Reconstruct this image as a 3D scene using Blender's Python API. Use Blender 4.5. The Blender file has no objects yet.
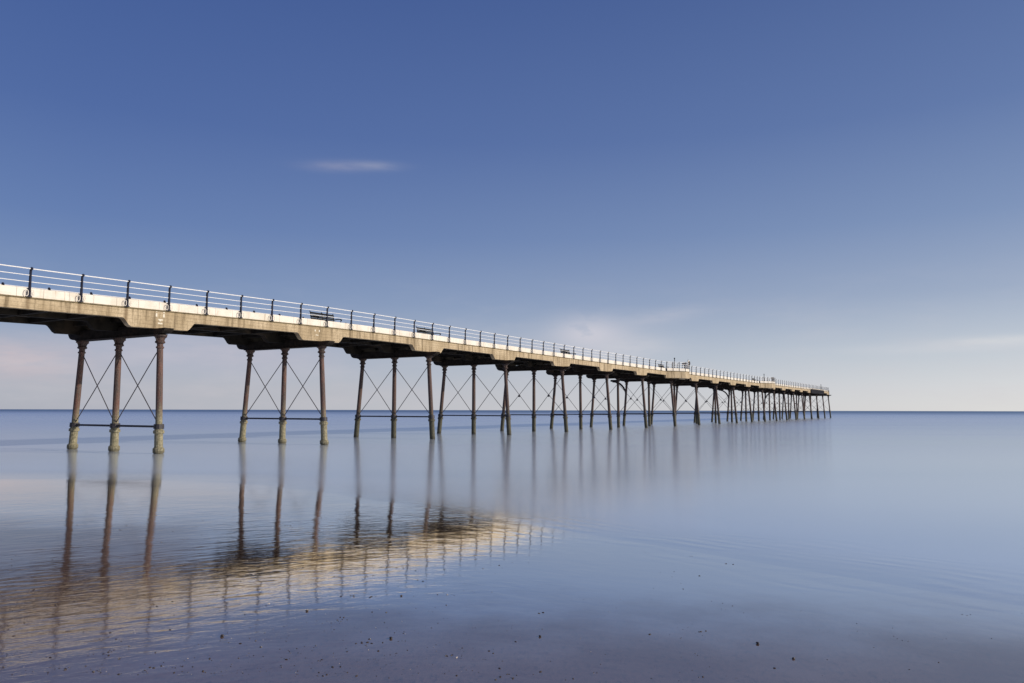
import bpy, bmesh, math, random
from math import radians as R, sin, cos, pi
from mathutils import Vector, Matrix, noise as mnoise
random.seed(7)
sc = bpy.context.scene
COL = sc.collection

# ------------------------------------------------------------------ mesh helpers
def link(name, bm, mat, parent=None, smooth=False, kind=None, label=None):
    me = bpy.data.meshes.new(name)
    bmesh.ops.recalc_face_normals(bm, faces=bm.faces)
    if name in ('beach', 'sea'):
        dn = [f for f in bm.faces if f.normal.z < 0]
        if dn: bmesh.ops.reverse_faces(bm, faces=dn)
    bm.to_mesh(me); bm.free()
    if smooth:
        for p in me.polygons: p.use_smooth = True
    o = bpy.data.objects.new(name, me)
    for m in (mat if isinstance(mat, (list, tuple)) else [mat]): me.materials.append(m)
    COL.objects.link(o)
    if parent is not None: o.parent = parent
    if kind: o['kind'] = kind
    if label: o['label'] = label
    return o

def empty(name, loc, rz=0.0):
    o = bpy.data.objects.new(name, None); COL.objects.link(o)
    o.location = loc; o.rotation_euler = (0, 0, rz); o.empty_display_size = .3
    return o

def tag(o, label, cat, group=None):
    o['label'] = label; o['category'] = cat
    if group: o['group'] = group
    return o

def dup(o, parent=None):
    c = o.copy(); COL.objects.link(c)
    if parent is not None: c.parent = parent
    for ch in list(o.children): dup(ch, c)
    return c

def box(bm, x0, x1, y0, y1, z0, z1, bev=0.0, mi=0):
    vs = [bm.verts.new((x, y, z)) for x in (x0, x1) for y in (y0, y1) for z in (z0, z1)]
    fs = []
    for q in ((0,1,3,2),(4,6,7,5),(0,4,5,1),(2,3,7,6),(0,2,6,4),(1,5,7,3)):
        f = bm.faces.new([vs[i] for i in q]); f.material_index = mi; fs.append(f)
    if bev > 0:
        es = list({e for f in fs for e in f.edges})
        bmesh.ops.bevel(bm, geom=es, offset=bev, segments=1, affect='EDGES')

def bar(bm, a, b, r, n=8, r2=None):
    a = Vector(a); b = Vector(b); d = (b - a).normalized()
    up = Vector((0,0,1)) if abs(d.z) < .95 else Vector((1,0,0))
    e1 = d.cross(up).normalized(); e2 = d.cross(e1)
    r2 = r if r2 is None else r2
    A = [bm.verts.new(a + (e1*cos(2*pi*k/n) + e2*sin(2*pi*k/n))*r) for k in range(n)]
    B = [bm.verts.new(b + (e1*cos(2*pi*k/n) + e2*sin(2*pi*k/n))*r2) for k in range(n)]
    for k in range(n): bm.faces.new((A[k], A[(k+1)%n], B[(k+1)%n], B[k]))
    bm.faces.new(A); bm.faces.new(B[::-1])

def tube(bm, pts, r, n=6, rs=None):
    pts = [Vector(p) for p in pts]; rings = []
    for i, p in enumerate(pts):
        d = (pts[min(i+1, len(pts)-1)] - pts[max(i-1, 0)]).normalized()
        up = Vector((0,0,1)) if abs(d.z) < .95 else Vector((1,0,0))
        e1 = d.cross(up).normalized(); e2 = d.cross(e1)
        if rings and e1.dot(prev) < 0: e1, e2 = -e1, -e2
        prev = e1
        rr = rs[i] if rs else r
        rings.append([bm.verts.new(p + (e1*cos(2*pi*k/n) + e2*sin(2*pi*k/n))*rr) for k in range(n)])
    for a, b in zip(rings, rings[1:]):
        for k in range(n): bm.faces.new((a[k], a[(k+1)%n], b[(k+1)%n], b[k]))
    bm.faces.new(rings[0]); bm.faces.new(rings[-1][::-1])

def strip_prism(bm, top, bot, y0, y1):
    """solid between an upper and a lower polyline (x,z) with equal x's, extruded in y"""
    rows = []
    for (x, zt), (_, zb) in zip(top, bot):
        rows.append([bm.verts.new((x, y0, zb)), bm.verts.new((x, y0, zt)), bm.verts.new((x, y1, zt)), bm.verts.new((x, y1, zb))])
    for a, b in zip(rows, rows[1:]):
        for k in range(4): bm.faces.new((a[k], a[(k+1)%4], b[(k+1)%4], b[k]))
    bm.faces.new(rows[0]); bm.faces.new(rows[-1][::-1])

# ------------------------------------------------------------------ node helpers
class NT:
    def __init__(s, tree): s.t = tree; s.n = tree.nodes; s.l = tree.links
    def new(s, typ, **kw):
        nd = s.n.new(typ)
        for k, v in kw.items(): setattr(nd, k, v)
        return nd
    def put(s, sock, v):
        if hasattr(v, 'is_output'): s.l.new(v, sock)
        elif v is not None: sock.default_value = v
    def math(s, op, a, b=None, c=None, clamp=False):
        m = s.new('ShaderNodeMath', operation=op); m.use_clamp = clamp
        s.put(m.inputs[0], a)
        if b is not None: s.put(m.inputs[1], b)
        if c is not None: s.put(m.inputs[2], c)
        return m.outputs[0]
    def mix(s, f, a, b, mode='MIX'):
        m = s.new('ShaderNodeMix', data_type='RGBA', blend_type=mode)
        s.put(m.inputs[0], f); s.put(m.inputs[6], a); s.put(m.inputs[7], b)
        return m.outputs[2]
    def noise(s, vec, scale, detail=4, rough=.5, dist=0):
        n = s.new('ShaderNodeTexNoise'); s.put(n.inputs['Vector'], vec)
        n.inputs['Scale'].default_value = scale; n.inputs['Detail'].default_value = detail
        n.inputs['Roughness'].default_value = rough; n.inputs['Distortion'].default_value = dist
        return n.outputs[0]
    def rng(s, v, a, b, c=0., d=1., smooth=True):
        m = s.new('ShaderNodeMapRange'); m.interpolation_type = 'SMOOTHSTEP' if smooth else 'LINEAR'
        s.put(m.inputs[0], v); m.inputs[1].default_value = a; m.inputs[2].default_value = b
        s.put(m.inputs[3], c); s.put(m.inputs[4], d)
        return m.outputs[0]
    def scale(s, vec, sx, sy, sz):
        m = s.new('ShaderNodeVectorMath', operation='MULTIPLY'); s.put(m.inputs[0], vec)
        m.inputs[1].default_value = (sx, sy, sz); return m.outputs[0]
    def sep(s, vec):
        m = s.new('ShaderNodeSeparateXYZ'); s.put(m.inputs[0], vec); return m.outputs
    def comb(s, x, y, z):
        m = s.new('ShaderNodeCombineXYZ'); s.put(m.inputs[0], x); s.put(m.inputs[1], y); s.put(m.inputs[2], z); return m.outputs[0]
    def bump(s, h, strength, dist, normal=None):
        b = s.new('ShaderNodeBump'); s.put(b.inputs['Strength'], strength)
        b.inputs['Distance'].default_value = dist; s.put(b.inputs['Height'], h)
        if normal is not None: s.put(b.inputs['Normal'], normal)
        return b.outputs[0]

def mat(name):
    m = bpy.data.materials.new(name); m.use_nodes = True
    t = NT(m.node_tree); b = t.n['Principled BSDF']
    return m, t, b

def c4(r, g, b): return (r, g, b, 1)

def simple(name, col, rough, metal=0., var=.25, scale=6., bump=.0, dirt=None):
    m, t, b = mat(name)
    P = t.new('ShaderNodeTexCoord').outputs['Object']
    n = t.noise(P, scale, 6, .6)
    k = t.rng(n, .3, .7, 1-var, 1+var)
    cc = t.mix(1., c4(*col), t.comb(k, k, k), 'MULTIPLY')
    if dirt:
        cc = t.mix(t.rng(t.noise(P, scale*.37, 5, .65), .52, .68, 0, .8), cc, c4(*dirt))
    t.put(b.inputs['Base Color'], cc)
    b.inputs['Roughness'].default_value = rough; b.inputs['Metallic'].default_value = metal
    if bump: t.put(b.inputs['Normal'], t.bump(n, bump, .01))
    return m

M_white = simple('white_paint', (.74, .70, .63), .45, var=.05, scale=3, dirt=(.62, .57, .47))
def boards():
    m, t, b = mat('weathered_white_boards')
    P = t.new('ShaderNodeTexCoord').outputs['Object']
    x, y, z = t.sep(P)
    j = t.math('LESS_THAN', t.math('FRACT', t.math('DIVIDE', t.math('ADD', x, 100.), 1.85/2)), .018)
    hl = t.math('LESS_THAN', t.math('FRACT', t.math('MULTIPLY', z, 6.1)), .05)
    st = t.noise(t.scale(P, 5., 5., .5), 1.5, 6, .7)
    bl = t.noise(P, 1.1, 5, .65)
    col = t.mix(t.rng(bl, .4, .65), c4(.70, .66, .59), c4(.60, .55, .47))
    col = t.mix(t.rng(st, .56, .75, 0, .8), col, c4(.34, .25, .16))
    col = t.mix(t.math('MULTIPLY', j, .7), col, c4(.16, .12, .09))
    col = t.mix(t.math('MULTIPLY', hl, .18), col, c4(.2, .17, .14))
    t.put(b.inputs['Base Color'], col); b.inputs['Roughness'].default_value = .6
    return m
M_board = boards()
M_rail = simple('white_rail_paint', (.8, .8, .79), .35, var=.04)
M_post = simple('navy_post_paint', (.012, .014, .030), .55, var=.3)
M_post.node_tree.nodes['Principled BSDF'].inputs['Specular IOR Level'].default_value = .2
M_bench = simple('bench_paint', (.02, .022, .024), .5, var=.35)
M_slat = simple('bench_timber', (.016, .016, .015), .8, var=.3, scale=12)
M_brace = simple('brace_iron', (.055, .05, .06), .6, var=.3)
M_tie = simple('tie_iron', (.03, .027, .032), .6, var=.3)
M_plank = simple('deck_timber', (.30, .25, .19), .75, var=.2, scale=3)
M_dark = simple('tarred_timber', (.012, .012, .017), .85, var=.35, scale=5)
M_under = simple('shade_dark_beam', (.016, .014, .012), .9, var=.4, scale=2, dirt=(.05, .038, .028))  # near-black colour paints in the deep shade beneath the deck
M_mark = simple('marking_paint', (.62, .58, .48), .5, var=.05)
M_head = simple('crosshead_iron', (.022, .018, .015), .85, var=.4, scale=4, bump=.3, dirt=(.06, .035, .022))

S0 = 19.3; D0 = 28.28          # the first trestle: metres along the pier line, metres from the viewpoint across to it
def concrete():
    m, t, b = mat('weathered_concrete')
    P = t.new('ShaderNodeTexCoord').outputs['Object']
    x, y, z = t.sep(P)
    big = t.noise(P, .8, 6, .6)
    fine = t.noise(P, 14, 8, .65)
    streak = t.noise(t.scale(P, 3.2, 3.2, .25), 1.6, 6, .65)
    col = t.mix(t.rng(big, .35, .65), c4(.37, .29, .18), c4(.51, .415, .28))
    col = t.mix(t.rng(fine, .38, .7, 0, .55), col, c4(.25, .19, .11))
    col = t.mix(t.rng(streak, .47, .68, 0, .9), col, c4(.15, .11, .06))
    # rust and algae runs below each railing post
    fx = t.math('ABSOLUTE', t.math('SUBTRACT', t.math('FRACT', t.math('DIVIDE', t.math('ADD', x, 100.*1.85 - (14.06 - S0) + .925), 1.85)), .5))
    run_ = t.math('MULTIPLY', t.rng(t.math('ADD', fx, t.math('MULTIPLY', t.math('SUBTRACT', streak, .5), .12)), .0, .07, 1., 0.), t.rng(big, .4, .6, .25, .85))
    col = t.mix(run_, col, c4(.15, .10, .05))
    # board-marked course lines of the shuttering
    w = t.math('FRACT', t.math('MULTIPLY', z, 6.6))
    line = t.math('LESS_THAN', w, .08)
    col = t.mix(t.math('MULTIPLY', line, .35), col, c4(.14, .11, .07))
    t.put(b.inputs['Base Color'], col)
    b.inputs['Roughness'].default_value = .85
    t.put(b.inputs['Normal'], t.bump(t.math('ADD', fine, t.math('MULTIPLY', line, -.4)), .6, .02))
    return m
M_conc = concrete()
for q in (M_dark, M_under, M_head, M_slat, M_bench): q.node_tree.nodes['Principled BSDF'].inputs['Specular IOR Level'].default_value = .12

def moss():
    m, t, b = mat('mossy_ledge')
    P = t.new('ShaderNodeTexCoord').outputs['Object']
    n = t.noise(P, 5, 6, .7)
    t.put(b.inputs['Base Color'], t.mix(t.rng(n, .3, .65), c4(.085, .065, .03), c4(.19, .15, .08)))
    b.inputs['Roughness'].default_value = .9
    return m
M_moss = moss()

def column_mat(nm='rusting_cast_iron', far=False):
    m, t, b = mat(nm)
    P = t.new('ShaderNodeNewGeometry').outputs['Position']
    x, y, z = t.sep(P)
    n = t.noise(t.scale(P, 4, 4, .8), 1.6, 7, .7)
    f = t.noise(P, 16, 6, .7)
    iron = t.mix(t.rng(n, .36, .62), c4(.055, .042, .038), c4(.12, .055, .042))
    iron = t.mix(t.rng(f, .45, .72, 0, .8), iron, c4(.15, .12, .105))
    barn = t.mix(t.rng(f, .35, .62), c4(*((.10, .095, .06) if far else (.33, .30, .20))), c4(*((.035, .035, .022) if far else (.13, .12, .07))))
    if far: iron = t.mix(.45, iron, c4(.05, .032, .028))
    zz = t.math('ADD', z, t.math('MULTIPLY', t.math('SUBTRACT', n, .5), 2.6))
    col = t.mix(t.rng(zz, .9, 2.3), barn, iron)
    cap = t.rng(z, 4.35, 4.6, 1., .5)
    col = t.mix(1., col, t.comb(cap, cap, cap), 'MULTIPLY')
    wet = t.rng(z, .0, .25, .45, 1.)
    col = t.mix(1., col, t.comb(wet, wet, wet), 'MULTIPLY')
    t.put(b.inputs['Base Color'], col)
    b.inputs['Roughness'].default_value = .72
    t.put(b.inputs['Normal'], t.bump(f, .8, .03))
    return m
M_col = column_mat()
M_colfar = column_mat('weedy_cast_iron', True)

# ------------------------------------------------------------------ sea, wet sand
GY, GX = .012, .0135
def xc_(x): return ((x - 6.5) + math.sqrt((x + 6.5)**2 + 6.))/2
def shoreY(x): return max(1., 12.6 - xc_(x)*GX/GY)
def beach_z(x, y):
    t = -(GX*xc_(x) + GY*(y - 12.6))
    return max(-.06, (t + math.sqrt(t*t + .02**2))/2 - .010)

def water_nodes(name, sea):
    m, t, b = mat(name)
    for nd in list(t.n):
        if nd.type == 'BSDF_PRINCIPLED': t.n.remove(nd)
    out = [n for n in t.n if n.type == 'OUTPUT_MATERIAL'][0]
    P = t.new('ShaderNodeNewGeometry').outputs['Position']
    x, y, z = t.sep(P)
    # distance seaward of the swash edge, wobbling
    xcn = t.math('MULTIPLY', t.math('ADD', t.math('SUBTRACT', x, 6.5), t.math('SQRT', t.math('ADD', t.math('POWER', t.math('ABSOLUTE', t.math('ADD', x, 6.5)), 2.), 6.))), .5)
    sh = t.math('SUBTRACT', 12.6, t.math('MULTIPLY', xcn, GX/GY))
    big = t.noise(t.scale(P, .10, .22, 1), 1., 3, .5)
    d = t.math('ADD', t.math('SUBTRACT', y, sh), t.math('MULTIPLY', t.math('SUBTRACT', big, .5), 4.))
    film = t.rng(d, -3., 3.5, 0, 1)          # 0 = thin film on sand, 1 = moving sea
    # ripples run across the swash fan
    c = t.math('ADD', y, t.math('MULTIPLY', t.math('SQRT', t.math('ADD', t.math('POWER', t.math('ADD', x, .6), 2.), 3.)), .62))
    V = t.comb(t.math('MULTIPLY', x, 2.6), t.math('MULTIPLY', c, 4.4), 0.)
    r1 = t.noise(V, 1.35, 2, .5, .4)
    r0 = t.noise(t.comb(t.math('MULTIPLY', x, 1.1), t.math('MULTIPLY', c, 1.6), 1.), 1.3, 2, .55, .6)
    V2 = t.comb(t.math('MULTIPLY', x, 5.), t.math('MULTIPLY', c, 22.), 3.)
    r2 = t.noise(V2, 1.6, 3, .6)
    left = t.rng(x, 2.2, -3., .14, .85)
    r3 = t.noise(t.comb(t.math('MULTIPLY', x, 11.), t.math('MULTIPLY', c, 38.), 7.), 1.5, 2, .5)
    patch = t.rng(t.noise(t.scale(P, .35, .5, 1), 1., 3, .5), .3, .62, .55, 1.)
    nearm = t.rng(y, 12., 20., 1., .25)
    rip = t.math('MULTIPLY', t.math('MULTIPLY', left, patch), nearm)
    # long low lines of the swash
    wv = t.new('ShaderNodeTexWave', wave_type='BANDS', bands_direction='Y')
    t.put(wv.inputs['Vector'], t.comb(t.math('MULTIPLY', x, .05), t.math('ADD', d, t.math('MULTIPLY', x, .02)), 0.))
    wv.inputs['Scale'].default_value = .62; wv.inputs['Distortion'].default_value = 9.; wv.inputs['Detail'].default_value = 3.
    wv.inputs['Detail Scale'].default_value = .8
    wl = t.math('MULTIPLY', t.math('MULTIPLY', wv.outputs['Fac'], t.rng(t.noise(t.scale(P, .5, 1.1, 1), 1., 3, .6), .35, .7)), t.rng(t.math('ABSOLUTE', t.math('SUBTRACT', d, .5)), 0., 3.5, 1., 0.))
    h = t.math('MULTIPLY', t.math('ADD', t.math('ADD', t.math('ADD', t.math('MULTIPLY', r1, 1.), t.math('MULTIPLY', r0, 1.2)), t.math('MULTIPLY', r2, .2)), t.math('MULTIPLY', r3, .07)), rip)
    nrm = t.bump(h, 1., .0034)
    nrm = t.bump(t.math('MULTIPLY', wl, t.rng(x, -4., 1., .12, 1.)), 1., .0014, nrm)
    # sea: long soft streaks parallel to the horizon
    st = t.noise(t.scale(P, .006, .05, 1), 1., 4, .55)
    st2 = t.noise(t.scale(P, .0012, .018, 1), 1., 4, .6)
    far = t.rng(y, 60., 420., 0, 1)
    rough = t.rng(film, 0, 1, .03, .17)
    rough = t.math('ADD', rough, t.math('ADD', t.math('MULTIPLY', far, .05), t.rng(y, 28., 110., 0., .075)))
    gl = t.new('ShaderNodeBsdfGlossy'); gl.distribution = 'GGX'
    t.put(gl.inputs['Normal'], nrm)
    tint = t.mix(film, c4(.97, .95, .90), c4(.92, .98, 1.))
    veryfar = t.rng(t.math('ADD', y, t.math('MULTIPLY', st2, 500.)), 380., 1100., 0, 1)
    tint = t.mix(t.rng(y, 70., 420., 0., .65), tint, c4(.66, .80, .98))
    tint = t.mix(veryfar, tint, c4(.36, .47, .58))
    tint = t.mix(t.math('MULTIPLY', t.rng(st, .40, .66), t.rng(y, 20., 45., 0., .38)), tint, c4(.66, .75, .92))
    t.put(gl.inputs['Color'], tint)
    df = t.new('ShaderNodeBsdfDiffuse')
    sandn = t.noise(t.scale(P, 1., .6, 1.), 26, 8, .75); sandb = t.noise(P, .7, 5, .6)
    sand = t.mix(t.rng(sandb, .35, .65), c4(.12, .080, .068), c4(.165, .115, .096))
    sand = t.mix(t.rng(sandn, .48, .7, 0, .75), sand, c4(.045, .033, .028))
    sea_c = t.mix(t.rng(st, .38, .62), c4(.56, .64, .76), c4(.78, .83, .90))
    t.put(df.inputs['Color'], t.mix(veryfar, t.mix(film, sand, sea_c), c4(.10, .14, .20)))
    t.put(df.inputs['Normal'], t.bump(sandn, .4, .01))
    lw = t.new('ShaderNodeFresnel'); lw.inputs['IOR'].default_value = 1.9
    t.put(lw.inputs['Normal'], nrm)
    drier = t.rng(t.math('ADD', y, t.math('ADD', t.math('MULTIPLY', sandb, 2.6), t.rng(x, -2.4, -5., 0., -5.))), 6.4, 9.4, .0, 1.)
    t.put(gl.inputs['Roughness'], t.math('ADD', rough, t.math('MULTIPLY', t.math('SUBTRACT', 1., drier), .02)))
    mn = t.math('ADD', t.rng(x, -2., -4.5, .16, .04), t.math('MULTIPLY', drier, .68))
    fac0 = t.math('ADD', mn, t.math('MULTIPLY', t.math('SUBTRACT', 1., mn), lw.outputs[0]), clamp=True)
    fac = t.math('MULTIPLY', fac0, t.rng(film, 0, 1, 1., .84))
    mx = t.new('ShaderNodeMixShader')
    t.put(mx.inputs[0], fac); t.l.new(df.outputs[0], mx.inputs[1]); t.l.new(gl.outputs[0], mx.inputs[2])
    t.l.new(mx.outputs[0], out.inputs['Surface'])
    return m
M_sand = water_nodes('wet_sand_film', False)
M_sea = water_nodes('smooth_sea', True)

bm = bmesh.new()
gx = [-300, -60, -25, -18] + [-14 + .5*i for i in range(57)] + [18, 25, 60, 300]
gy = [60, 40, 30, 25] + [22 - .5*i for i in range(44)] + [-3, -10, -40, -120]
grid = [[bm.verts.new((x, y, beach_z(max(-60, min(x, 60)), max(y, -12)))) for y in gy] for x in gx]
for a, b in zip(grid, grid[1:]):
    for k in range(len(gy)-1): bm.faces.new((a[k], b[k], b[k+1], a[k+1]))
link('beach', bm, M_sand, kind='structure', smooth=True)
bm = bmesh.new()
xs = [-30000, -3000, -400, -120, -60, -20] + [-18+i for i in range(37)] + [20, 40, 80, 200, 3000, 30000]
rows = []
for x in xs:
    ys = shoreY(max(min(x, 30), -20)) - 2.5
    rows.append([bm.verts.new((x, ys, 0)), bm.verts.new((x, 70, 0)), bm.verts.new((x, 1500, 0)), bm.verts.new((x, 30000, 0))])
for a, b in zip(rows, rows[1:]):
    for k in range(3): bm.faces.new((a[k], b[k], b[k+1], a[k+1]))
link('sea', bm, M_sea, kind='structure')

# ------------------------------------------------------------------ the pier
TH = R(30.81)                       # bearing of the pier, clockwise from +Y
u = Vector((sin(TH), cos(TH), 0)); v = Vector((-cos(TH), sin(TH), 0))
root_loc = u*S0 + v*D0
pier = empty('pier', root_loc, pi/2 - TH)
tag(pier, 'long iron legged pier with concrete deck edge and white railings running out to sea', 'pier')

HP = [(-40, 5.2), (10, 5.74), (14, 5.81), (19.6, 5.95), (28.4, 6.16), (33.5, 6.22), (55, 6.25), (90, 6.27), (125, 6.34), (165, 6.50), (205, 6.60), (260, 6.6)]
def H(xl):
    s = xl + S0
    for (a, ha), (b, hb) in zip(HP, HP[1:]):
        if s <= b: return ha + (hb-ha)*(s-a)/(b-a)
    return HP[-1][1]
SP = 9.25; PS = 1.85
KMIN, KMAX = -3, 20
XA = KMIN*SP - 3.0; XB = KMAX*SP + 1.0
YF, YR = .40, 6.10
YFAR = 5.68                          # line of the far railing               # outer faces of the deck edges
HEAD0, HEAD1 = 158.9, 177.4        # dark boarded stretch at the pier head

def beam(name, y0, y1, xa, xb, m, lab=None):
    """longitudinal concrete beam, deepened into a haunch over every trestle"""
    xs = set()
    x = xa
    while x < xb: xs.add(round(x, 3)); x += 1.85
    xs.add(xb)
    prof = {}
    for k in range(KMIN, KMAX+1):
        c = k*SP
        for dx in (-1.68, -1.60, -1.50, -1.40, -1.28, 1.28, 1.40, 1.50, 1.60, 1.68):
            if xa < c+dx < xb: xs.add(round(c+dx, 3))
    def depth(x):
        k = round(x/SP); dx = abs(x - k*SP)
        if k < KMIN or k > KMAX or dx >= 1.675: return .42
        if dx <= 1.285: return .77
        q = (1.68 - dx)/.40
        return .42 + .35*(q*q*(3-2*q))
    xs = sorted(xs)
    bm = bmesh.new()
    strip_prism(bm, [(x, H(x) - .035) for x in xs], [(x, H(x) - depth(x)) for x in xs], y0, y1)
    return link(name, bm, m, pier, label=lab)
beam('edge_beam', YF, YF+.28, XA, XB, M_conc)
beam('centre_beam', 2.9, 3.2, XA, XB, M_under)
beam('edge_beam', YR-.28, YR, XA, XB, M_under, 'far edge beam of the deck, under-deck shade painted into its dark colour')

# ledge, deck, kick boards, rails
def run(name, y0, y1, z0, z1, xa, xb, m, step=1.85, **kw):
    n = max(1, int((xb-xa)/step)); xs = [xa + (xb-xa)*i/n for i in range(n+1)]
    bm = bmesh.new()
    strip_prism(bm, [(x, H(x)+z1) for x in xs], [(x, H(x)+z0) for x in xs], y0, y1)
    return link(name, bm, m, pier, **kw)
run('ledge', YF-.035, YF+.30, -.033, .012, XA, XB, M_moss)
run('ledge', YR-.30, YR+.035, -.033, .012, XA, XB, M_moss)
run('deck', YF+.303, YR-.303, -.16, .03, XA, XB, M_plank)
run('kickboard', YF+.0, YF+.09, .014, .34, XA, XB, M_board)
run('kickboard', YR-.09, YR-.0, .014, .34, XA, XB, M_board)

# cross joists under the deck
bm = bmesh.new(); x = XA + .6
while x < XB - .3:
    box(bm, x-.09, x+.09, YF+.283, 2.897, H(x)-.40, H(x)-.165)
    box(bm, x-.09, x+.09, 3.203, YR-.283, H(x)-.40, H(x)-.165)
    x += 1.85
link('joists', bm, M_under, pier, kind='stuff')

# posts : every 1.85 m, the first at s = 14.06
px0 = 14.06 - S0
def post_bm():
    bm = bmesh.new()
    # iron post with an outward curled head, on a scrolled foot outside the kick board
    pts = [(0, 0, .0), (0, 0, .35), (0, .0, .6), (0, 0, .82), (0, -.005, .95), (0, -.03, 1.01), (0, -.06, 1.03)]
    tube(bm, pts, .045, 8, [.05, .05, .046, .044, .044, .046, .05])
    bmesh.ops.create_uvsphere(bm, u_segments=8, v_segments=6, radius=.055, matrix=Matrix.Translation((0, -.065, 1.03)))
    box(bm, -.07, .07, -.06, .06, -.005, .03)
    return bm
def foot_bm():
    bm = bmesh.new()
    for sx in (-1, 1):
        pts = [(sx*(.10 + .055*cos(a)), 0, .14 + .12*sin(a)) for a in [i*pi/6 for i in range(-3, 10)]]
        tube(bm, pts, .014, 6)
    return bm
YP = YF - .06
rail_near = bmesh.new(); rail_far = bmesh.new()
for zz, r, dy in ((1.03, .020, -.065), (.80, .014, 0.), (.56, .014, 0.)):
    for bmr, yy, sgn in ((rail_near, YP, 1), (rail_far, YFAR, -1)):
        n = int((XB-XA)/PS); pts = [(XA + (XB-XA)*i/n, yy + dy*sgn, H(XA + (XB-XA)*i/n) + zz + (.08 if sgn < 0 else 0)) for i in range(n+1)]
        tube(bmr, pts, r, 6)
near = link('railing', rail_near, M_rail, pier)
farr = link('railing', rail_far, M_rail, pier)
p0 = link('post', post_bm(), M_post, near)
f0 = link('scroll_foot', foot_bm(), M_white, near)
rest = bmesh.new()
cnt = 0; x = px0
xn = []
k = -8
while px0 + k*PS < XB - .2:
    xx = px0 + k*PS
    if xx > XA + .2: xn.append(xx)
    k += 1
vis = [xx for xx in xn if xx >= px0 - .1]
tmp_me = p0.data
first = True
for i, xx in enumerate(vis[:100]):
    if i == 0: o, g = p0, f0
    else: o, g = p0.copy(), f0.copy(); COL.objects.link(o); COL.objects.link(g); o.parent = near; g.parent = near
    o.location = (xx, YP, H(xx) + .012); g.location = (xx, YP - .02, H(xx) + .012)
def add_posts(xl, y, sgn, par):
    b = bmesh.new()
    for xx in xl:
        n0 = len(b.verts); b.from_mesh(tmp_me); b.verts.ensure_lookup_table()
        for vv in list(b.verts)[n0:]:
            vv.co = Vector((vv.co.x + xx, vv.co.y*sgn + y, vv.co.z + H(xx) + (.012 if sgn > 0 else .13)))
    return link('post_row', b, M_post, par, kind='stuff')
add_posts([a for a in xn if a not in vis[:100]], YP, 1, near)
add_posts([15.66 - S0 + i*PS for i in range(-6, 102)], YFAR, -1, farr)

# ---------- trestles
def lathe(bm, prof, ax, n=12):
    """prof: list of (t, r) along the line ax(t) -> Vector; horizontal rings"""
    rings = []
    for t, r in prof:
        c = ax(t)
        rings.append([bm.verts.new((c.x + r*cos(2*pi*k/n), c.y + r*sin(2*pi*k/n), c.z)) for k in range(n)])
    for a, b in zip(rings, rings[1:]):
        for k in range(n): bm.faces.new((a[k], a[(k+1)%n], b[(k+1)%n], b[k]))
    bm.faces.new(rings[0]); bm.faces.new(rings[-1][::-1])

FEET = (0., 3.1, 6.3)
# all trestle heights are measured down from the deck edge level H (z = 0 here)
def column_bm(yf, rake, h, foot):
    yt = yf + rake
    ax = lambda z: Vector((0, yt + (yf-yt)*(-1.40 - z)/(h - 1.40), z)) if z < -1.40 else Vector((0, yt, z))
    bm = bmesh.new()
    pr = [(-h-.7, .168), (-h-.02, .168)]
    if foot:
        zf = -h + foot
        pr = [(-h-.7, .19), (zf-.24, .19), (zf-.23, .225), (zf-.06, .225), (zf-.03, .19), (zf, .168)]
    pr += [(-5.13, .165), (-5.12, .215), (-5.0, .215), (-4.99, .17), (-4.86, .165), (-4.85, .185), (-4.78, .185), (-4.77, .135),
           (-3.2, .132), (-1.62, .122), (-1.60, .16), (-1.55, .16), (-1.52, .122), (-1.42, .125), (-1.38, .2), (-1.33, .2), (-1.28, .15),
           (-1.18, .16), (-1.14, .20), (-1.11, .26), (-1.052, .26)]
    lathe(bm, pr, ax, 14)
    # scrolled capital brackets either side
    for sx in (-1, 1):
        pts = [(sx*(.13 + .15*(1-cos(a))), yt, -1.40 + .30*sin(a)) for a in [i*pi/10 for i in range(6)]]
        tube(bm, pts, .045, 6)
    return bm, ax
def crosshead_bm():
    bm = bmesh.new()
    y0, y1 = -.36, 6.78
    ys = [y0, y0+.06, y0+.16, y0+.30, .47, .50, y1-.62, y1-.45, y1-.25, y1-.12, y1-.04, y1]
    zb = [-.82, -.90, -.97, -1.0, -1.01, -1.01, -1.01, -1.0, -.97, -.90, -.80, -.74]
    zt = [-.745]*len(ys)
    for i in range(6, len(ys)): zt[i] = -.62 if i > 6 else -.745
    zt = [-.79, -.79, -.79, -.79, -.79, -.60, -.60, -.60, -.60, -.60, -.62, -.64]
    rows = []
    for y, a, b in zip(ys, zb, zt):
        rows.append([bm.verts.new((-.21, y, a)), bm.verts.new((-.21, y, b)), bm.verts.new((.21, y, b)), bm.verts.new((.21, y, a))])
    for a, b in zip(rows, rows[1:]):
        for k in range(4): bm.faces.new((a[k], a[(k+1)%4], b[(k+1)%4], b[k]))
    bm.faces.new(rows[0]); bm.faces.new(rows[-1][::-1])
    # flanges top and bottom of the beam
    box(bm, -.26, .26, .1, 6.1, -1.05, -1.015)
    return bm
ring_me = None
KNEE = {7: 1, 12: 1, 15: -1}
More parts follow.
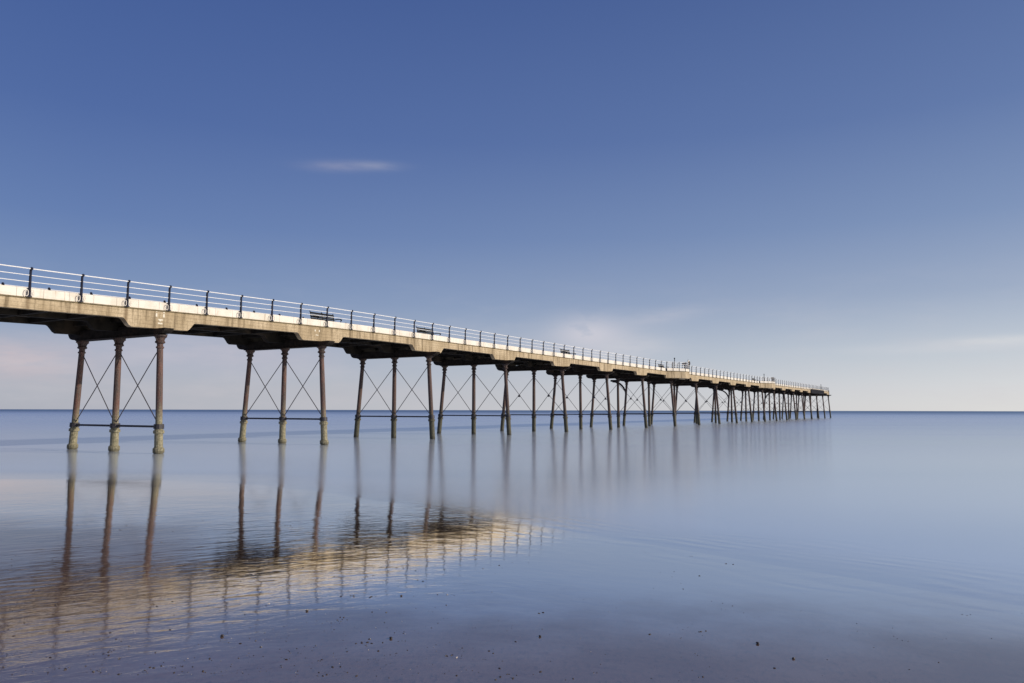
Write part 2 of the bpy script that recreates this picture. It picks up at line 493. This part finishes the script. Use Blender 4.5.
for k in range(KMIN, KMAX+1):
    x = k*SP; hk = H(x)
    tr = link('trestle', crosshead_bm(), M_head, pier); tr.location = (x - (.10 if k == 0 else 0), 0, hk)
    rk = .22 if k <= 0 else .38
    axs = []
    for j, (yf, rake) in enumerate(zip(FEET, (rk, .02, -(.36 if k <= 0 else .44)))):
        jr = random.uniform(-.03, .03) if k > 0 else 0
        bmc, ax = column_bm(yf, rake + jr, hk, .27 if k <= 1 else 0)
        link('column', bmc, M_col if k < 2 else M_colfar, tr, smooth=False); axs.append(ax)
    bt = bmesh.new()
    for a, b in ((0, 1), (1, 2)):
        ya, yb = axs[a](-4.84).y, axs[b](-4.84).y
        box(bt, -.045, .045, ya + .12, yb - .12, -4.885, -4.80)
    for a in range(3):
        p = axs[a](-4.84); bar(bt, (0, p.y, -4.93), (0, p.y, -4.74), .205, 12, .195)
    link('tie_beam', bt, M_tie, tr)
    for a, b in ((0, 1), (1, 2)):
        lo, hi = -4.72, -1.72
        for sx, (p, q) in ((-1, (a, b)), (1, (b, a))):
            P = axs[p](hi); Q = axs[q](lo)
            dy = .10 if q > p else -.10
            bb = bmesh.new()
            bar(bb, (sx*.03, P.y + dy, hi), (sx*.03, Q.y - dy, lo), .021, 6)
            for e in (P, Q): pass
            link('diagonal_brace', bb, M_brace, tr)
        if k >= 4:
            br = bmesh.new(); ym = (axs[a](-3.2).y + axs[b](-3.2).y)/2
            bar(br, (-.05, ym, -3.22), (.05, ym, -3.22), .10, 12)
            link('brace_ring', br, M_brace, tr)
    if k in KNEE:
        bk = bmesh.new(); ax = axs[2]; pts = []
        for i in range(9):
            a = i/8*pi/2
            pts.append((0, ax(-2.6).y + KNEE[k]*1.7*(1-cos(a)), -2.75 + 1.75*sin(a)))
        tube(bk, pts, .11, 8)
        if KNEE[k] > 0: box(bk, -.15, .15, 6.8, 7.9, -1.02, -.80)
        link('knee_bracket', bk, M_head, tr)

# stencilled white marks on the edge beam by the first trestle
bm = bmesh.new()
for (xa, xb, za, zb) in ((-.62, -.53, -.28, -.14), (-.20, -.11, -.28, -.14), (-.19, -.12, -.10, -.05), (-.60, -.54, -.09, -.06),
                         (-.46, -.20, -.42, -.37), (-.48, -.22, -.58, -.52), (-.40, -.30, -.46, -.42)):
    box(bm, xa*.8+.26, xb*.8+.26, YF-.006, YF+.002, H(0)+za, H(0)+zb)
link('painted_marks', bm, M_mark, pier)
bm = bmesh.new()
X1 = SP
for (xa, xb, za, zb) in ((-.5, -.42, -.30, -.2), (-.2, -.13, -.30, -.2), (-.42, -.22, -.5, -.46)):
    box(bm, X1+xa, X1+xb, YF-.006, YF+.002, H(X1)+za, H(X1)+zb)
link('painted_marks', bm, M_mark, pier)

# refuge bays that bulge towards the beach side
def bay(xa, xb, out, ch):
    P = [(xa, YF-.002), (xa+ch, YF-out), (xb-ch, YF-out), (xb, YF-.002)]
    h = H((xa+xb)/2)
    def slab(bm, P, z0, z1, back):
        pts = P + [(P[-1][0], back), (P[0][0], back)]
        lo = [bm.verts.new((p[0], p[1], z0)) for p in pts]; hi = [bm.verts.new((p[0], p[1], z1)) for p in pts]
        n = len(pts)
        for i in range(n): bm.faces.new((lo[i], lo[(i+1)%n], hi[(i+1)%n], hi[i]))
        bm.faces.new(lo[::-1]); bm.faces.new(hi)
    bm = bmesh.new(); slab(bm, P, h-.74, h-.002, YF-.001)
    b = link('bay', bm, M_conc, pier)
    bm = bmesh.new()
    Q = [(xa, YF-.05), (xa+ch, YF-out-.04), (xb-ch, YF-out-.04), (xb, YF-.05)]
    slab(bm, Q, h+.016, h+.06, YF-.049)
    link('bay_floor', bm, M_moss, b)
    bm = bmesh.new(); bp = bmesh.new(); br = bmesh.new()
    R4 = [(xa, YF-.10), (xa+ch, YF-out+.04), (xb-ch, YF-out+.04), (xb, YF-.10)]
    for a, c in zip(R4, R4[1:]):
        d = Vector((c[0]-a[0], c[1]-a[1], 0)); nrm = Vector((d.y, -d.x, 0)).normalized()*.04
        q = [Vector((a[0], a[1], 0)), Vector((c[0], c[1], 0))]
        vs = []
        for s in (-1, 1):
            for e in q:
                for z in (h+.062, h+.38): vs.append(bm.verts.new(e + nrm*s + Vector((0, 0, z))))
        for f in ((0,1,3,2),(4,6,7,5),(0,4,5,1),(2,3,7,6),(0,2,6,4),(1,5,7,3)): bm.faces.new([vs[i] for i in f])
        for zz in (1.07, .84, .6): bar(br, (a[0], a[1]-.03, h+zz), (c[0], c[1]-.03, h+zz), .022, 6)
        n = 3 if d.length > 2 else 1
        for i in range(n):
            e = q[0] + (q[1]-q[0])*(i/n if n > 1 else 0)
            bar(bp, (e.x, e.y-.03, h+.06), (e.x, e.y-.03, h+1.1), .045, 8)
    link('bay_kickboard', bm, M_board, b); link('bay_rail', br, M_rail, b)
    link('bay_post', bp, M_post, b, kind='stuff')
    bm = bmesh.new()
    bm.free()
    for xx in (xa+ch*.7, xb-ch*.7):
        bm = bmesh.new(); tube(bm, [(xx, YF+.05, h-1.4), (xx, YF-out*.3, h-1.05), (xx, YF-out*.6, h-.75)], .1, 8)
        link('bay_bracket', bm, M_head, b)
    return h
bay(82.3-S0, 89.0-S0, 1.46, 2.6)
bay(128.5-S0, 137.0-S0, 1.46, 3.0)

# pier head: dark boarded side and blunt end
bm = bmesh.new()
xx = HEAD0
while xx < HEAD1 - .1:
    box(bm, xx+.012, xx+.30, YF-.20, YF-.045, H(xx)-.80 - random.uniform(0, .05), H(xx)+.12)
    xx += .312
link('head_boarding', bm, M_dark, pier)
bm = bmesh.new(); box(bm, XB+.002, XB+.12, YF-.1, YR+.1, H(XB)-.78, H(XB)+.36)
link('end_board', bm, M_dark, pier)
bm = bmesh.new()
for zz in (1.03, .8, .56): bar(bm, (XB+.05, YP, H(XB)+zz), (XB+.05, YR-.1, H(XB)+zz), .022, 6)
link('end_rail', bm, M_rail, pier)

# ------------------------------------------------------------------ things on the deck
def W(xl, yl, z):  # pier-local to world
    a = pi/2 - TH
    return Vector((root_loc.x + xl*cos(a) - yl*sin(a), root_loc.y + xl*sin(a) + yl*cos(a), z))
AZ = pi/2 - TH
def bench():
    b = empty('bench', (0, 0, 0))
    # faces -Y (the railing); backrest at y=0, 1.8 m long
    m = bmesh.new()
    for i in range(4): box(m, .04, 1.76, -.50+.12*i, -.41+.12*i, .43, .46)
    link('seat', m, M_slat, b)
    m = bmesh.new()
    for i in range(4):
        z = .53 + .11*i; y = .02 + .05*i/3*1.4
        box(m, .04, 1.76, y-.012, y+.02, z, z+.085)
    link('backrest', m, M_slat, b)
    for x in (0.02, .9, 1.78):
        m = bmesh.new()
        tube(m, [(x, -.50, 0), (x, -.47, .25), (x, -.49, .43)], .026, 6)
        tube(m, [(x, .10, 0), (x, .0, .22), (x, -.02, .43), (x, .03, .62), (x, .10, .95), (x, .15, .99)], .026, 6)
        tube(m, [(x, -.5, .42), (x, 0, .42)], .024, 6)
        if x != .9:
            tube(m, [(x, .03, .66), (x, -.2, .68), (x, -.48, .67), (x, -.56, .62), (x, -.52, .57)], .028, 6)
            tube(m, [(x, -.49, .43), (x, -.50, .66)], .02, 6)
        link('bench_end', m, M_bench, b)
    return b
b0 = bench()
BN = [(29.35, 'black slatted bench on the pier deck nearest the beach, behind the near railing'),
      (38.75, 'second dark slatted bench along the pier from the beach'),
      (59.35, 'third dark bench along the pier, small and half hidden by railing posts'),
      (84.6, 'low dark bench seen just before the first widened bay of the pier'),
      (131., 'tiny farthest bench by the second widened bay of the pier')]
for i, (s, lab) in enumerate(BN):
    o = b0 if i == 0 else dup(b0)
    xl = s - S0
    o.location = W(xl, 2.02, H(xl+.9) + .031); o.rotation_euler = (0, 0, AZ)
    tag(o, lab, 'bench', 'benches along the pier deck')

def viewer():
    b = empty('telescope', (0, 0, 0))
    m = bmesh.new(); bar(m, (0,0,0), (0,0,.04), .2, 12); bar(m, (0,0,.04), (0,0,.85), .055, 10)
    link('stand', m, M_post, b)
    m = bmesh.new(); bar(m, (-.30, .0, .96), (.34, 0, 1.05), .075, 10, .11); box(m, -.1, .1, -.09, .09, .83, 1.02)
    link('telescope_tube', m, M_brace, b)
    return b
v0 = viewer(); v1 = dup(v0)
for o, s, y, lab in ((v0, 86.1, -.55, 'dark viewing telescope on a post in the first widened bay of the pier'),
                  (v1, 134.2, -.55, 'dark viewing telescope on a post in the farther widened bay')):
    o.location = W(s-S0, y, H(s-S0) + .061); o.rotation_euler = (0, 0, AZ - .6)
    tag(o, lab, 'telescope', 'telescopes on the pier')

def lamp(h, name='deck_post'):
    b = empty(name, (0, 0, 0))
    m = bmesh.new(); bar(m, (0,0,0), (0,0,.15), .12, 10); bar(m, (0,0,.15), (0,0,h), .06, 10, .045)
    bmesh.ops.create_uvsphere(m, u_segments=10, v_segments=6, radius=.085, matrix=Matrix.Translation((0,0,h+.05)))
    link('shaft', m, M_post, b)
    return b
l0 = lamp(1.45)
for i, (s, lab) in enumerate(((84.3, 'tall dark post at the start of the first widened bay'), (130.6, 'tall dark post at the start of the farther widened bay'),
               (194.8, 'thin tall dark post at the seaward end of the pier head'))):
    o = l0 if i == 0 else dup(l0)
    yy = 0.02 if i < 2 else .62
    o.location = W(s-S0, yy, H(s-S0) + (.061 if i < 2 else .031)); o.rotation_euler = (0, 0, AZ)
    tag(o, lab, 'post', 'tall posts on the pier')
def buoy():
    b = empty('lifebuoy_stand', (0, 0, 0))
    m = bmesh.new(); bar(m, (0,0,0), (0,0,1.5), .045, 8)
    link('stand', m, M_post, b)
    m = bmesh.new(); box(m, -.30, .30, -.10, -.03, .75, 1.4, .02)
    link('backboard', m, M_white, b)
    m = bmesh.new()
    pts = [(.2*cos(a), -.15, 1.08 + .2*sin(a)) for a in [i*2*pi/14 for i in range(15)]]
    tube(m, pts, .055, 8)
    link('ring', m, simple('dark_ring', (.03, .03, .03), .5), b)
    return b
q0 = buoy(); q0.location = W(87.4-S0, -.6, H(87.4-S0) + .061); q0.rotation_euler = (0, 0, AZ)
tag(q0, 'white backed post stand by the far end of the first widened bay', 'stand')

# ------------------------------------------------------------------ stones on the sand
M_peb = simple('wet_stone', (.045, .035, .03), .35, var=.5, scale=40)
M_shell = simple('pale_shell', (.5, .46, .42), .4, var=.2, scale=40)
def pebble_bm(seed, r):
    bm = bmesh.new(); bmesh.ops.create_icosphere(bm, subdivisions=2, radius=r)
    for vv in bm.verts:
        k = 1 + .35*mnoise.noise(vv.co*(1.4/r) + Vector((seed*7.3, 0, 0)))
        vv.co = Vector((vv.co.x*k*1.25, vv.co.y*k, vv.co.z*k*.6))
    return bm
PB = [(-2.18, 5.83, .022, 'largest dark stone on the wet sand at lower left, below the pier reflection'),
      (-.91, 5.84, .02, 'dark stone on the bare wet sand a little left of the middle, near the bottom'),
      (1.86, 5.85, .021, 'dark stone on the open wet sand well right of centre, bigger of the two there'),
      (-1.03, 7.2, .016, 'small dark stone alone under the golden part of the reflection'),
      (.22, 5.95, .017, 'dark pebble near the bottom middle of the wet sand'),
      (-1.75, 6.6, .018, 'small dark stone inside the left rippled reflection'),
      (2.0, 5.5, .016, 'little dark stone furthest right and closest to the bottom edge')]
for i, (x, y, r, lab) in enumerate(PB):
    o = link('pebble', pebble_bm(i, r*.6), M_peb, smooth=True)
    o.location = (x, y, beach_z(x, y) + r*.35); o.rotation_euler = (0, 0, random.uniform(0, 6))
    tag(o, lab, 'stone', 'stones lying on the wet sand')
bm = bmesh.new()
for i in range(1700):
    yy = 5.0 + 8.*random.random()**1.9
    xx = random.gauss(-2.6, 1.9) if random.random() < .6 else random.uniform(-yy*.72, yy*.72)
    if xx > 0 and random.random() < .65: continue
    r = random.choice((.0015, .002, .002, .0025, .003, .003, .004, .006)); zb = beach_z(xx, yy)
    for _ in range(1 if random.random() < .75 else 3):
        mtx = Matrix.Translation((xx + random.gauss(0, .03), yy + random.gauss(0, .03), zb + r*.3)) @ Matrix.Rotation(random.uniform(0, 6), 4, 'Z') @ Matrix.Diagonal((random.uniform(1, 2.2), 1, .6, 1))
        g = bmesh.ops.create_icosphere(bm, subdivisions=1, radius=r, matrix=mtx)
        mi = 1 if random.random() < .05 else 0
        for f in {f for vv in g['verts'] for f in vv.link_faces}: f.material_index = mi
link('shingle', bm, [M_peb, M_shell], kind='stuff')

# ------------------------------------------------------------------ sky and sun
SUN_AZ, SUN_EL = 100., 24.
w = bpy.data.worlds.new('World'); sc.world = w; w.use_nodes = True
t = NT(w.node_tree); bg = t.n['Background']
sky = t.new('ShaderNodeTexSky'); sky.sky_type = 'NISHITA'; sky.sun_disc = False
sky.sun_elevation = R(SUN_EL); sky.sun_rotation = R(SUN_AZ); sky.air_density = 1.; sky.dust_density = .6
G = t.new('ShaderNodeTexCoord').outputs['Generated']
x, y, z = t.sep(G)
el = t.math('MULTIPLY', t.math('ARCSINE', z), 180/pi)
az = t.math('MULTIPLY', t.math('ARCTAN2', x, y), 180/pi)
def srgb(r, g, b):
    f = lambda c: c/12.92 if c <= .04045 else ((c+.055)/1.055)**2.4
    return (f(r/255), f(g/255), f(b/255), 1)
def ramp(stops):
    cr = t.new('ShaderNodeValToRGB'); e = cr.color_ramp; e.interpolation = 'EASE' if False else 'LINEAR'
    while len(e.elements) < len(stops): e.elements.new(.5)
    for q, (p, c) in zip(e.elements, stops): q.position = p/60.; q.color = srgb(*c)
    t.put(cr.inputs[0], t.math('DIVIDE', el, 60., clamp=True)); return cr.outputs[0]
L = ramp([(0, (172, 176, 190)), (1.5, (166, 173, 190)), (4, (150, 163, 188)), (8, (120, 141, 181)), (13, (95, 120, 172)), (20, (75, 101, 160)), (30, (62, 88, 149)), (60, (45, 65, 120))])
Rr = ramp([(0, (224, 224, 224)), (1.5, (216, 218, 223)), (4, (196, 203, 214)), (8, (158, 171, 196)), (13, (126, 146, 184)), (20, (96, 119, 168)), (30, (76, 99, 152)), (60, (50, 72, 128))])
side = t.rng(az, -30., 38., 0., 1., smooth=False)
back = t.rng(t.math('ABSOLUTE', az), 90., 150., 1., .35)
grad = t.mix(t.math('MULTIPLY', side, back), L, Rr)
nz = t.noise(t.comb(t.math('MULTIPLY', az, .16), t.math('MULTIPLY', el, .6), 0.), 1., 5, .6)
nf = t.noise(t.comb(t.math('MULTIPLY', az, .5), t.math('MULTIPLY', el, 2.2), 4.), 1., 4, .6)
def blob(a, e, wa, we, amp, col, tilt=0., ns=None):
    global grad
    da = t.math('DIVIDE', t.math('SUBTRACT', az, a), wa)
    de = t.math('DIVIDE', t.math('SUBTRACT', t.math('SUBTRACT', el, e), t.math('MULTIPLY', t.math('SUBTRACT', az, a), tilt)), we)
    g = t.math('POWER', 2.718, t.math('MULTIPLY', t.math('ADD', t.math('POWER', t.math('ABSOLUTE', da), 2.), t.math('POWER', t.math('ABSOLUTE', de), 2.)), -1.))
    g = t.math('MULTIPLY', g, t.math('MULTIPLY', t.rng(nf if ns is None else ns, .25, .62, .6, 1.), amp))
    grad = t.mix(g, grad, srgb(*col))
blob(-10.6, 18.1, 1.8, .30, .42, (165, 168, 190), .02)
blob(-13.4, 17.9, 2.3, .36, .42, (160, 160, 185), .05)
nc = t.noise(t.comb(t.math('MULTIPLY', az, .42), t.math('MULTIPLY', el, .9), 9.), 1., 3, .45)
ncm = t.rng(nc, .28, .60, .25, 1.)
blob(5.9, 5.7, 2.9, 1.25, .9, (208, 205, 216), .0, ncm)
blob(8.5, 4.6, 3.4, .9, .7, (204, 204, 214), .05)
blob(11.5, 7., 3.0, .5, .32, (200, 198, 210), .12)
blob(-1, 4.6, 7., 1.2, .35, (185, 185, 200), .0, nz)
blob(33.2, 4.55, 3.0, .28, .55, (222, 220, 222), .0)
blob(31, 4.2, 7., .35, .35, (216, 214, 220), .0)
blob(-34, 3.2, 5.0, 1.3, 1., (194, 180, 190), -.05)
blob(-22, 4.0, 10., 1.6, .85, (186, 182, 198), .0, nz)
blob(-18, 1.4, 16., .9, .3, (188, 182, 192), .0, nz)
# thin streaky haze over everything low down
grad = t.mix(t.math('MULTIPLY', t.rng(nz, .42, .75), t.rng(el, 1., 12., .22, 0.)), grad, srgb(205, 200, 208))
nish = t.mix(1., sky.outputs[0], c4(.10, .10, .10), 'MULTIPLY')
# the background strength below is .12, so bring the measured sky colours to that scale
gr = t.mix(1., grad, c4(1/.12, 1/.12, 1/.12), 'MULTIPLY')
col = t.mix(.90, sky.outputs[0], gr)
t.put(bg.inputs['Color'], col); bg.inputs['Strength'].default_value = .12

sl = bpy.data.lights.new('sun', 'SUN'); sl.energy = 4.1; sl.angle = R(.55); sl.color = (1., .87, .70)
so = bpy.data.objects.new('sun', sl); COL.objects.link(so)
d = Vector((sin(R(SUN_AZ))*cos(R(SUN_EL)), cos(R(SUN_AZ))*cos(R(SUN_EL)), sin(R(SUN_EL))))
so.rotation_euler = d.to_track_quat('Z', 'Y').to_euler()

# ------------------------------------------------------------------ camera
cd = bpy.data.cameras.new('camera'); cam = bpy.data.objects.new('camera', cd); COL.objects.link(cam)
cd.sensor_width = 36.; cd.lens = 36*750/1024; cd.clip_start = .1; cd.clip_end = 60000
pitch = math.atan((410.2-341.5)/750); roll = math.atan(2/1000)
cam.location = (0, 0, 1.80)
cam.rotation_mode = 'XYZ'
Mx = Matrix.Rotation(pi/2 + pitch, 4, 'X') @ Matrix.Rotation(roll, 4, 'Z')
cam.rotation_euler = Mx.to_euler()
sc.camera = cam
sc.view_settings.view_transform = 'Standard'; sc.view_settings.look = 'None'
sc.view_settings.exposure = 0.; sc.view_settings.gamma = 1.
sc.cycles.use_denoising = True
sc.cycles.max_bounces = 6
